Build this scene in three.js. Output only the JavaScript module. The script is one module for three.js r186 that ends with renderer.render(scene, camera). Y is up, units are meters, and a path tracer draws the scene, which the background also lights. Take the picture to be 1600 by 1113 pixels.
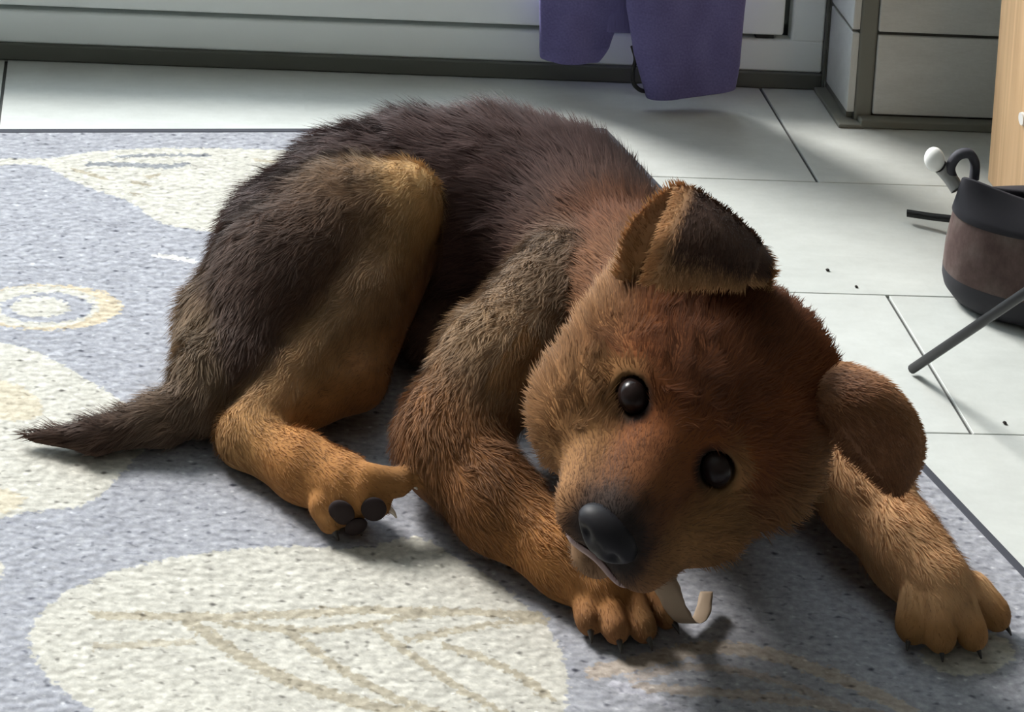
import * as THREE from 'three';
import { RoundedBoxGeometry } from 'three/addons/geometries/RoundedBoxGeometry.js';
import { ImprovedNoise } from 'three/addons/math/ImprovedNoise.js';
import { mergeGeometries as mergeAll } from 'three/addons/utils/BufferGeometryUtils.js';

// ------------------------------------------------------------------ camera, sky, sun, exposure
const scene = new THREE.Scene();
const FOCAL = 3507.17, PX = 535.73, PY = -1477.5;                    // focal length and principal point in pixels of the 1600 x 1113 frame
const camera = new THREE.PerspectiveCamera(50, 1600 / 1113, 0.05, 60);
camera.position.set(0, 1, 0);
const ROT = new THREE.Matrix4().set(
  0.9924134784776855, -0.07941155867259504, -0.09385782910876177, 0,
  0.07891465632020903, 0.9968407491695148, -0.008999878500492074, 0,
  0.09427600306379044, 0.0015248424014710276, 0.9955449312321201, 0,
  0, 0, 0, 1);
camera.quaternion.setFromRotationMatrix(ROT);
{
  const FW = 4000, FH = 6000;                                        // the whole photograph, of which the frame is a part near the lower edge
  camera.fov = 2 * Math.atan(FH / 2 / FOCAL) * 180 / Math.PI;
  camera.setViewOffset(FW, FH, FW / 2 - PX, FH / 2 - PY, 1600, 1113);
}
camera.updateMatrixWorld(true);
scene.add(camera);

const renderer = new THREE.WebGLRenderer({ antialias: true });
renderer.toneMapping = THREE.LinearToneMapping;
renderer.toneMappingExposure = 1.01;
renderer.shadowMap.enabled = true;

scene.background = new THREE.Color(0.80, 0.92, 1.0);                 // even overcast daylight outside the balcony door
scene.backgroundIntensity = 3.8;
const sun = new THREE.DirectionalLight(new THREE.Color(1.0, 0.97, 0.93), 6.2);   // sun through thin cloud, high behind the door and to the left
sun.position.set(0.3 - 1.65, 2.1, -1.8 - 1.7);
sun.target.position.set(0.3, 0, -1.8);
sun.castShadow = true;
sun.shadow.radius = 34;
sun.shadow.mapSize.set(2048, 2048);
Object.assign(sun.shadow.camera, { left: -2.5, right: 2.5, top: 2.5, bottom: -2.5, near: 0.1, far: 9 });
scene.add(sun, sun.target);

// ------------------------------------------------------------------ helpers
const mergeGeometries = (list) => mergeAll(list.map((g) => (g.index ? g.toNonIndexed() : g)));
const rnd = (() => { let a = 20240611; return () => { a = (a + 0x6d2b79f5) | 0; let t = Math.imul(a ^ (a >>> 15), 1 | a); t = (t + Math.imul(t ^ (t >>> 7), 61 | t)) ^ t; return ((t ^ (t >>> 14)) >>> 0) / 4294967296; }; })();
const noiseGen = new ImprovedNoise();
const nz = (x, y, z) => noiseGen.noise(x, y, z);
const V = (x, y, z) => new THREE.Vector3(x, y, z);
const EYE = V(0, 1, 0);
const ray = (x, y) => V((x - PX) / FOCAL, -(y - PY) / FOCAL, -1).applyMatrix4(ROT);
const G = (x, y, h = 0) => { const d = ray(x, y); return EYE.clone().addScaledVector(d, (h - 1) / d.y); };       // point at height h
const AT = (x, y, depth) => EYE.clone().addScaledVector(ray(x, y), depth);                                        // point at a distance
const ZP = (x, y, z) => { const d = ray(x, y); return EYE.clone().addScaledVector(d, z / d.z); };                 // point in the plane z
const names = {};
function numbered(n) { const k = names[n] = (names[n] ?? -1) + 1; return k ? n + '_' + String(k).padStart(3, '0') : n; }
function mesh(name, geometry, material, parent) {
  const m = new THREE.Mesh(geometry, material);
  m.castShadow = m.receiveShadow = true;
  m.name = name; (parent ?? scene).add(m);
  if (!parent) m.name = numbered(name);
  return m;
}
function group(name, x = 0, y = 0, z = 0) { const g = new THREE.Group(); g.name = numbered(name); g.position.set(x, y, z); scene.add(g); return g; }
function tag(o, label, category, grp) { o.userData.label = label; o.userData.category = category; if (grp) o.userData.group = grp; return o; }
function structure(o) { o.userData.kind = 'structure'; return o; }
const box = (x0, x1, y0, y1, z0, z1) => { const g = new THREE.BoxGeometry(x1 - x0, y1 - y0, z1 - z0); g.translate((x0 + x1) / 2, (y0 + y1) / 2, (z0 + z1) / 2); return g; };
const rbox = (x0, x1, y0, y1, z0, z1, r = 0.0015, s = 2) => { const g = new RoundedBoxGeometry(x1 - x0, y1 - y0, z1 - z0, s, r); g.translate((x0 + x1) / 2, (y0 + y1) / 2, (z0 + z1) / 2); return g; };
function tube(points, radius, seg = 40, rs = 10, closed = false) {
  const c = new THREE.CatmullRomCurve3(points, closed);
  const g = new THREE.TubeGeometry(c, seg, typeof radius === 'number' ? radius : 1, rs, closed);
  if (typeof radius === 'function') {
    const p = g.attributes.position, q = new THREE.Vector3();
    for (let i = 0; i <= seg; i++) {
      c.getPointAt(i / seg, q);
      for (let j = 0; j <= rs; j++) { const k = i * (rs + 1) + j, r = radius(i / seg); p.setXYZ(k, q.x + (p.getX(k) - q.x) * r, q.y + (p.getY(k) - q.y) * r, q.z + (p.getZ(k) - q.z) * r); }
    }
    g.computeVertexNormals();
  }
  return g;
}
function canvas(w, h) { const c = document.createElement('canvas'); c.width = w; c.height = h; return c; }
function texture(c, srgb = true, wrap = true) { const t = new THREE.CanvasTexture(c); if (srgb) t.colorSpace = THREE.SRGBColorSpace; if (wrap) t.wrapS = t.wrapT = THREE.RepeatWrapping; return t; }
// a canvas filled pixel by pixel
function paint(w, h, f) {
  const c = canvas(w, h), x = c.getContext('2d'), im = x.createImageData(w, h);
  for (let j = 0; j < h; j++) for (let i = 0; i < w; i++) { const v = f(i, j), k = (j * w + i) * 4; im.data[k] = v[0]; im.data[k + 1] = v[1]; im.data[k + 2] = v[2]; im.data[k + 3] = 255; }
  x.putImageData(im, 0, 0); return c;
}
const std = (color, roughness = 0.6, more = {}) => new THREE.MeshPhysicalMaterial({ color, roughness, metalness: 0, ...more });

// ------------------------------------------------------------------ materials
const tileTex = texture(paint(512, 512, (i, j) => {
  const a = nz(i / 60, j / 22, 1) * 5 + nz(i / 14, j / 6, 4) * 4 + nz(i / 3, j / 3, 7) * 2.5 + nz(i / 150, j / 90, 9) * 6;
  return [192 + a, 195 + a, 191 + a];
}));
tileTex.repeat.set(1.6, 1.6);
const M = {
  tile: [0, 1, 2].map((k) => std(new THREE.Color(1 - k * 0.02, 1 - k * 0.018, 1 - k * 0.02), 0.42, { map: tileTex })),
  grout: std(0x4a4b49, 0.9),
    wallGrout: std(0x3f403d, 0.9),
  upvc: std(0xe9eeec, 0.38),
  seal: std(0x5c5e57, 0.8),
  black: std(0x0b0b0c, 0.6),
  paint: std(0xc9c4ba, 0.9),
  ceiling: std(0xdedad4, 0.95),
  glass: std(0xffffff, 0.0, { transmission: 1, thickness: 0, ior: 1.5 }),
  metal: std(0x9a9c9c, 0.3, { metalness: 1 }),
};

// ------------------------------------------------------------------ the room
const ZD = -2.25, XR = 0.7895, ZW = -2.175;                         // door face, right end of the door recess, face of the tiled wall
{
  const f = structure(mesh('floor', box(-2.4, 2.6, -0.12, -0.0022, -2.6, 2.7), M.grout));
  const L = 0.7665, P = 0.1937, X0 = 0.7235, Z0 = -2.0555;
  const geo = new RoundedBoxGeometry(L - 0.003, 0.012, P - 0.0009, 2, 0.0008);
  { const p = geo.attributes.position, uv = geo.attributes.uv; for (let i = 0; i < p.count; i++) uv.setXY(i, p.getX(i) / 0.8, p.getZ(i) / 0.8); }
  const variants = [0, 1, 2, 3, 4].map((k) => { const g = geo.clone(), uv = g.attributes.uv; for (let i = 0; i < uv.count; i++) uv.setXY(i, uv.getX(i) + k * 0.37, uv.getY(i) + k * 0.61); return g; });
  for (let r = -2; r < 24; r++) for (let c = -4; c < 3; c++) {
    const x = X0 + (c + 0.5) * L + (((r % 2) + 2) % 2 === 0 ? L / 2 : 0), z = Z0 + (r + 0.5) * P;
    if (x - L / 2 > 2.3 || x + L / 2 < -2.3) continue;
    const t = mesh('tile', variants[(rnd() * 5) | 0], M.tile[(rnd() * 3) | 0], f);
    t.position.set(x, -0.006 + (rnd() - 0.5) * 0.0003, z);
  }
}
{
  // wall with the balcony door: solid pieces left, right and above; the door sits in a recess
  const w = structure(mesh('wall_back', mergeGeometries([
    box(-2.4, -1.6, 0, 2.5, -2.42, ZW - 0.008), box(XR + 0.0085, 2.6, 0, 2.5, -2.42, ZW - 0.008), box(-1.6, XR + 0.0085, 2.12, 2.5, -2.42, ZW - 0.008),
  ]), M.paint));
  structure(mesh('trim_1', box(XR + 0.0085, 2.3, 0, 0.6, ZW - 0.008, ZW - 0.003), M.wallGrout));
  const wt = texture(paint(256, 256, (i, j) => { const a = nz(i / 40, j / 40, 3) * 6 + nz(i / 8, j / 8, 1) * 5 + nz(i / 2.5, j / 2.5, 5) * 6; return [197 + a, 199 + a, 197 + a]; }));
  const tm = std(0xffffff, 0.5, { map: wt });
  const H = 0.0785;
  for (let k = 0; k < 6; k++) for (let c = 0; c < 4; c++) {          // front face of the wall
    const x0 = 0.8165 + c * 0.31, y0 = 0.0105 + k * (H + 0.0035);
    const t = mesh('tile', rbox(x0, x0 + 0.307, y0, y0 + H, ZW - 0.006, ZW, 0.0012), tm, w); t.castShadow = true;
  }
  for (let k = 0; k < 6; k++) {                                       // face of the recess beside the door
    const y0 = 0.0105 + k * (H + 0.0035);
    mesh('tile', rbox(XR + 0.001, XR + 0.009, y0, y0 + H, ZD + 0.006, ZW - 0.003, 0.0012), tm, w);
  }
  const corner = structure(mesh('trim_2', mergeGeometries([rbox(XR + 0.0085, XR + 0.0265, 0, 0.6, ZW - 0.012, ZW - 0.0015, 0.003, 3), box(XR + 0.0025, XR + 0.0085, 0, 0.6, ZD, ZW - 0.008)]), std(0x75766f, 0.8)));
  structure(mesh('trim_3', mergeGeometries([rbox(XR + 0.012, 2.3, 0.0, 0.0085, ZW - 0.004, ZW + 0.009, 0.002), rbox(XR - 0.010, XR + 0.016, -0.003, 0.0035, ZD, ZW + 0.009, 0.0015)]), std(0x777870, 0.85)));
}
structure(mesh('wall_left', box(-2.4, -2.2, 0, 2.5, -2.6, 2.7), M.paint));
structure(mesh('wall_right', box(2.3, 2.6, 0, 2.5, -2.6, 2.7), M.paint));
structure(mesh('wall_front', box(-2.4, 2.6, 0, 2.5, 2.5, 2.7), M.paint));
structure(mesh('ceiling', box(-2.4, 2.6, 2.45, 2.65, -2.6, 2.7), M.ceiling));
{
  // balcony door: frame, sash standing 8 mm behind a shadow gap, glass above the bottom rail
  const d = structure(group('door_1', 0, 0, 0));
  const XL = -1.6, X2 = 0.7875, TOP = 2.12;
  mesh('door_frame', mergeGeometries([
    rbox(XL, X2, 0.016, 0.049, ZD - 0.07, ZD, 0.003, 3), rbox(0.7525, X2, 0.047, TOP, ZD - 0.07, ZD, 0.003, 3),
    rbox(XL, XL + 0.035, 0.047, TOP, ZD - 0.07, ZD, 0.003, 3), rbox(XL + 0.03, 0.755, TOP - 0.035, TOP, ZD - 0.07, ZD, 0.003, 3),
  ]), M.upvc, d);
  mesh('seal_strip', mergeGeometries([rbox(XL, X2, 0.0, 0.0165, ZD - 0.06, ZD + 0.003, 0.002), rbox(X2 - 0.0005, XR + 0.001, 0, TOP, ZD - 0.06, ZD + 0.003, 0.001)]), M.seal, d);
  mesh('gap_gasket', mergeGeometries([box(XL + 0.03, 0.756, 0.046, 0.06, ZD - 0.06, ZD - 0.012), box(0.738, 0.756, 0.046, TOP - 0.02, ZD - 0.06, ZD - 0.012)]), std(0x4c5350, 0.8), d);
  const s = mesh('door_sash', mergeGeometries([
    rbox(XL + 0.042, 0.7425, 0.0555, 0.105, ZD - 0.06, ZD + 0.006, 0.003, 3), rbox(0.70, 0.7425, 0.10, TOP - 0.045, ZD - 0.06, ZD + 0.006, 0.003, 3),
    rbox(XL + 0.042, XL + 0.12, 0.10, TOP - 0.045, ZD - 0.06, ZD + 0.006, 0.003, 3), rbox(XL + 0.11, 0.71, TOP - 0.12, TOP - 0.045, ZD - 0.06, ZD + 0.006, 0.003, 3),
  ]), M.upvc, d);
  mesh('pane', box(XL + 0.11, 0.705, 0.10, TOP - 0.11, ZD - 0.034, ZD - 0.03), M.glass, s);
  mesh('drain_slot', rbox(0.716, 0.735, 0.0488, 0.0545, ZD - 0.014, ZD - 0.002, 0.001), M.black, d);
  mesh('glass_hook', mergeGeometries([(() => { const c = new THREE.CylinderGeometry(0.018, 0.02, 0.006, 24); c.rotateX(Math.PI / 2); c.translate(0.604, 0.356, ZD - 0.027); return c; })(), tube([V(0.604, 0.356, ZD - 0.026), V(0.604, 0.346, ZD + 0.02), V(0.604, 0.343, ZD + 0.034), V(0.604, 0.352, ZD + 0.042)], 0.003, 20, 8)]), M.metal, s);
  const h = mesh('door_handle', mergeGeometries([rbox(0.708, 0.736, 0.98, 1.12, ZD + 0.006, ZD + 0.018, 0.004, 3), tube([V(0.722, 1.08, ZD + 0.01), V(0.722, 1.08, ZD + 0.05), V(0.71, 1.08, ZD + 0.06), V(0.62, 1.08, ZD + 0.06)], 0.009, 30, 10)]), M.metal, s);
}

// ------------------------------------------------------------------ the rug
const RUGTOP = 0.008;
{
  const XA = -0.95, ZA = -2.16, W = 1.9, HH = 1.3, CW = 2048, CH = 1402;
  const c = canvas(CW, CH), g = c.getContext('2d');
  const m = (x, y) => { const p = G(x, y, RUGTOP); return [(p.x - XA) / W * CW, (p.z - ZA) / HH * CH]; };
  const poly = (pts, color) => {                                        // smooth closed outline
    const q = pts.map((p) => m(...p)), n = q.length; g.fillStyle = color; g.beginPath();
    for (let i = 0; i < n; i++) { const a = q[i], b = q[(i + 1) % n], mx = (a[0] + b[0]) / 2, my = (a[1] + b[1]) / 2; if (!i) { const z = q[n - 1]; g.moveTo((a[0] + z[0]) / 2, (a[1] + z[1]) / 2); } g.quadraticCurveTo(a[0], a[1], mx, my); }
    g.closePath(); g.fill();
  };
  const line = (pts, color, w) => { const q = pts.map((p) => m(...p)); g.strokeStyle = color; g.lineWidth = w; g.lineCap = 'round'; g.lineJoin = 'round'; g.beginPath(); g.moveTo(...q[0]); for (let i = 1; i < q.length; i++) { const a = q[i]; if (i < q.length - 1) { const b = q[i + 1]; g.quadraticCurveTo(a[0], a[1], (a[0] + b[0]) / 2, (a[1] + b[1]) / 2); } else g.lineTo(...a); } g.stroke(); };
  const ell = (cx, cy, rx, ry, color) => { const p = []; for (let k = 0; k < 24; k++) p.push([cx + rx * Math.cos(k * Math.PI / 12), cy + ry * Math.sin(k * Math.PI / 12)]); poly(p, color); };
  const GREY = '#8f9096', CREAM = '#b1aea4', TAN = '#b3a68f', VEIN = '#9c9482', DARK = '#7b7d80';
  g.fillStyle = GREY; g.fillRect(0, 0, CW, CH);
  // large leaf along the back edge
  poly([[-60, 250], [20, 247], [75, 249], [110, 242], [165, 235], [250, 231], [350, 232], [440, 234], [560, 240], [640, 262], [610, 300], [520, 340], [420, 366], [320, 362], [285, 357], [245, 348], [225, 332], [212, 317], [150, 298], [98, 276], [72, 258], [20, 256], [-60, 262]], CREAM);
  line([[182, 245], [240, 242], [322, 243]], DARK, 5); line([[138, 257], [200, 256], [255, 262], [290, 256]], DARK, 8);
  line([[115, 265], [140, 272], [165, 280]], VEIN, 5); line([[208, 284], [232, 290]], VEIN, 5); line([[232, 276], [248, 273]], VEIN, 6); line([[207, 303], [220, 304]], VEIN, 4);
  line([[400, 250], [470, 258], [560, 262]], VEIN, 6); line([[248, 400], [275, 402], [303, 409]], '#c4c2bd', 7);
  // ring
  ell(72, 480, 120, 36, TAN); ell(60, 479, 96, 33, CREAM); ell(72, 481, 73, 24, GREY); ell(63, 480, 46, 16, CREAM);
  // stone shapes at the left
  poly([[-80, 520], [0, 533], [60, 549], [130, 588], [200, 632], [237, 668], [222, 705], [188, 745], [150, 780], [120, 795], [80, 795], [40, 802], [0, 811], [-80, 815]], CREAM);
  poly([[-20, 590], [30, 600], [70, 630], [60, 660], [-20, 655]], '#b5ac98'); poly([[-20, 760], [20, 765], [45, 782], [20, 798], [-20, 808]], '#b5ac98');
  poly([[-60, 870], [-10, 872], [10, 890], [-5, 915], [-60, 920]], CREAM);
  // large pebble shape in front with its veins
  poly([[40, 1012], [52, 966], [110, 918], [205, 884], [330, 862], [450, 852], [530, 858], [580, 856], [620, 842], [660, 838], [710, 868], [790, 918], [862, 980], [890, 1050], [884, 1120], [820, 1190], [560, 1220], [250, 1170], [95, 1085]], CREAM);
  line([[150, 960], [290, 966], [420, 962], [600, 952], [840, 962]], VEIN, 8); line([[290, 966], [365, 1022], [470, 1074], [640, 1118]], VEIN, 11);
  line([[350, 975], [480, 992], [620, 968], [700, 955]], VEIN, 6); line([[455, 990], [520, 1040], [600, 1085], [690, 1118]], VEIN, 8);
  line([[590, 985], [690, 1060], [790, 1118]], VEIN, 7); line([[640, 1000], [760, 975], [850, 970]], VEIN, 6); line([[700, 1010], [790, 1040], [860, 1090]], VEIN, 7);
  line([[150, 1010], [230, 1008], [300, 1002]], '#a39c8c', 6);
  // outlined leaf at the right, in front of the dog
  line([[930, 1052], [1020, 1030], [1110, 1008], [1210, 1022], [1300, 1055], [1400, 1098], [1480, 1150]], '#a1968b', 13);
  line([[985, 1062], [1060, 1040], [1150, 1045], [1250, 1075], [1350, 1118]], '#968d87', 7); line([[1000, 1075], [1100, 1080], [1220, 1092], [1380, 1118]], '#9a9088', 9);
  line([[960, 1070], [1060, 1105], [1150, 1140]], '#a3a3ab', 8); line([[1330, 935], [1390, 975], [1440, 1020]], '#a0a2aa', 16);
  ell(1512, 1020, 74, 36, CREAM);
  // woven colour grain: flecks of lighter and darker yarn
  const im = g.getImageData(0, 0, CW, CH), d = im.data, src = d.slice();
  for (let j = 0; j < CH; j++) for (let i = 0; i < CW; i++) {
    const k = (j * CW + i) * 4, wi = Math.round(i + nz(i / 5, j / 4, 3) * 5 + nz(i / 2.3, j / 2.3, 6) * 2), wj = Math.round(j + nz(i / 5, j / 4, 23) * 3.5 + nz(i / 2.3, j / 2.3, 26) * 1.5);
    const f = (Math.min(CH - 1, Math.max(0, wj)) * CW + Math.min(CW - 1, Math.max(0, wi))) * 4;
    let a = nz(i / 9, j / 5, 2) * 20 + nz(i / 4, j / 3, 8) * 17 + nz(i / 30, j / 30, 5) * 8 + (rnd() - 0.5) * 12;
    const s = nz(i / 7 + 50, j / 4, 12); if (s > 0.38) a -= (s - 0.38) * 200;
    const s2 = nz(i / 6 + 90, j / 4, 31); if (s2 > 0.46) a += (s2 - 0.46) * 170;
    d[k] = src[f] + a; d[k + 1] = src[f + 1] + a; d[k + 2] = src[f + 2] + a * 0.96;
  }
  g.putImageData(im, 0, 0);
  const bump = texture(paint(1024, 700, (i, j) => { const a = 128 + nz(i / 3.5, j / 2.2, 2) * 95 + nz(i / 9, j / 7, 4) * 55; return [a, a, a]; }), false, false);
  const rm = std(0xffffff, 0.95, { map: texture(c, true, false), bumpMap: bump, bumpScale: 0.0022, sheen: 0.2, sheenColor: new THREE.Color(0.6, 0.6, 0.65) });
  const out = [[0.534, -2.128], [0.846, -0.9], [-0.9, -0.9], [-0.9, -2.018]];
  const rg = group('rug');
  const slab = (pts, y0, y1) => { const s = new THREE.Shape(pts.map(([x, z]) => new THREE.Vector2(x, -z))); const e = new THREE.ExtrudeGeometry(s, { depth: y1 - y0 - 0.002, bevelEnabled: true, bevelSize: 0.0012, bevelThickness: 0.001, bevelSegments: 2 }); e.rotateX(-Math.PI / 2); e.translate(0, y0 + 0.001, 0); return e; };
  const e = slab(out, 0.0005, RUGTOP), p = e.attributes.position, uv = e.attributes.uv;
  for (let i = 0; i < p.count; i++) uv.setXY(i, (p.getX(i) - XA) / W, 1 - (p.getZ(i) - ZA) / HH);
  mesh('rug_top', e, rm, rg);
  const edge = [], mid = [-0.1, -1.4];
  for (let i = 0; i < 4; i++) {
    const a = out[i], b = out[(i + 1) % 4], L = Math.hypot(b[0] - a[0], b[1] - a[1]); let n = [-(b[1] - a[1]) / L, (b[0] - a[0]) / L];
    if (n[0] * (mid[0] - a[0]) + n[1] * (mid[1] - a[1]) < 0) n = [-n[0], -n[1]];
    const q = (p, k) => [p[0] + n[0] * k, p[1] + n[1] * k];
    edge.push(slab([q(a, -0.002), q(b, -0.002), q(b, 0.0030), q(a, 0.0030)], 0.0004, 0.0085));
  }
  mesh('bound_edge', mergeGeometries(edge), std(0x3a3c44, 0.95), rg);
  tag(rg, 'grey woven rug with cream leaf and pebble pattern lying under the puppy', 'rug');
}

// ------------------------------------------------------------------ things near the wall
{
  // purple cloth hanging on the door handle in two hanging lengths
  const ct = paint(256, 256, (i, j) => { const a = nz(i / 30, j / 60, 1) * 10 + nz(i / 3, j / 3, 4) * 12; return [98 + a, 92 + a, 138 + a * 1.1]; });
  const map = texture(ct); map.repeat.set(6, 6);
  const cm = std(0xffffff, 0.95, { map, sheen: 0.5, sheenColor: new THREE.Color(0.35, 0.33, 0.5), side: THREE.DoubleSide });
  const g = group('purple_cloth', 0.58, 0, -2.2);
  // one hanging length as a closed, softly folded sheet: half-widths and centre lines by height
  const length = (name, rows, thick, wave, seed) => {
    const NU = 44, NV = 60, pos = [], idx = [], uv = [];
    const R = (t, k) => { const f = t * (rows.length - 1), i = Math.min(rows.length - 2, Math.floor(f)), u = f - i, s = u * u * (3 - 2 * u); return rows[i][k] + (rows[i + 1][k] - rows[i][k]) * s; };
    for (let j = 0; j <= NV; j++) for (let i = 0; i < NU; i++) {
      const t = j / NV, a = i / NU * Math.PI * 2, c = Math.cos(a), s = Math.sin(a);
      const xl = R(t, 0), xr = R(t, 1), y = R(t, 2) + (R(t, 3) - R(t, 2)) * (0.5 - c * 0.5 * -1 + 0), z = R(t, 4);
      const sx = Math.sign(c) * Math.pow(Math.abs(c), 0.8), sz = Math.sign(s) * Math.pow(Math.abs(s), 0.7);
      const x = (xl + xr) / 2 + sx * (xr - xl) / 2;
      const fold = Math.sin(c * 4.2 + seed + t * 1.3) * wave * (1 - t * 0.4) + nz(x * 20, t * 5, seed) * wave;
      pos.push(x - 0.58, y, z + sz * thick * (0.65 + 0.35 * t) + fold + 2.2); uv.push(x * 1.0, y);
    }
    for (let j = 0; j < NV; j++) for (let i = 0; i < NU; i++) { const a = j * NU + i, b = j * NU + (i + 1) % NU, q = a + NU, r = b + NU; idx.push(a, b, q, b, r, q); }
    for (const [j, flip] of [[0, 0], [NV, 1]]) { const k = pos.length / 3; let cx = 0, cy = 0, cz = 0; for (let i = 0; i < NU; i++) { const o = (j * NU + i) * 3; cx += pos[o] / NU; cy += pos[o + 1] / NU; cz += pos[o + 2] / NU; } pos.push(cx, cy + (flip ? 0.004 : 0), cz); uv.push(0, 0); for (let i = 0; i < NU; i++) { const a = j * NU + i, b = j * NU + (i + 1) % NU; flip ? idx.push(a, b, k) : idx.push(b, a, k); } }
    const geo = new THREE.BufferGeometry(); geo.setAttribute('position', new THREE.Float32BufferAttribute(pos, 3)); geo.setAttribute('uv', new THREE.Float32BufferAttribute(uv, 2)); geo.setIndex(idx); geo.computeVertexNormals();
    return mesh(name, geo, cm, g);
  };
  // rows: left x, right x, height at the left, height at the right, z
  length('back_length', [[0.56, 0.62, 0.325, 0.325, -2.208], [0.50, 0.60, 0.25, 0.25, -2.212], [0.479, 0.574, 0.16, 0.16, -2.214], [0.481, 0.566, 0.085, 0.085, -2.214], [0.484, 0.555, 0.05, 0.052, -2.214], [0.486, 0.545, 0.0365, 0.037, -2.214]], 0.010, 0.004, 1.0);
  length('front_length', [[0.585, 0.655, 0.33, 0.33, -2.187], [0.565, 0.68, 0.25, 0.25, -2.19], [0.559, 0.684, 0.16, 0.16, -2.19], [0.563, 0.6815, 0.10, 0.10, -2.19], [0.574, 0.681, 0.055, 0.05, -2.19], [0.589, 0.679, 0.0135, 0.0265, -2.19]], 0.013, 0.003, 2.6);
  mesh('middle_fold', rbox(-0.03, 0.03, 0.066, 0.32, -0.016, -0.010, 0.002), cm, g);
  mesh('cord', tube([ZP(988, 72, -2.196), ZP(993, 92, -2.194), ZP(989, 112, -2.192), ZP(990, 130, -2.19), ZP(999, 140, -2.187), ZP(1010, 143, -2.19)].map((p) => p.sub(V(0.58, 0, -2.2))), 0.0021, 40, 8), M.black, g);
  mesh('hanging_loop', tube([V(0.02, 0.31, 0.005), V(0.02, 0.345, -0.008), V(0.024, 0.352, -0.02), V(0.028, 0.345, -0.008), V(0.028, 0.31, 0.005)], 0.002, 30, 8), M.black, g);
  tag(g, 'purple fleece cloth with a black cord hanging in front of the white door', 'cloth');
}
{
  const wt = paint(256, 512, (i, j) => { const a = nz(i / 10, j / 160, 1) * 16 + nz(i / 3, j / 90, 4) * 9 + nz(i / 40, j / 60, 9) * 12; return [203 + a, 168 + a, 128 + a * 0.9]; });
  const wm = std(0xffffff, 0.55, { map: texture(wt) });
  const g = group('wooden_shelf', 0.894, 0, -2.07);
  const up = (x0) => mesh('upright', rbox(x0, x0 + 0.018, 0, 0.75, 0, 0.122, 0.0015), wm, g);
  const u = up(0); up(0.55);
  const d = ray(1599, 186), k = 0.894 / d.x, q = EYE.clone().addScaledVector(d, k);
  mesh('screw_cap', (() => { const c = new THREE.CylinderGeometry(0.0055, 0.006, 0.003, 20); c.rotateZ(Math.PI / 2); c.translate(-0.001, q.y, q.z + 2.07); return c; })(), std(0xe6e4e0, 0.4), u);
  for (const y of [0.3, 0.72]) mesh('shelf', rbox(0.0182, 0.5498, y, y + 0.018, 0.002, 0.12, 0.0015), wm, g);
  tag(g, 'light wooden shelf side panel with a white screw cap, standing behind the dark bag', 'shelf');
}
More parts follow.
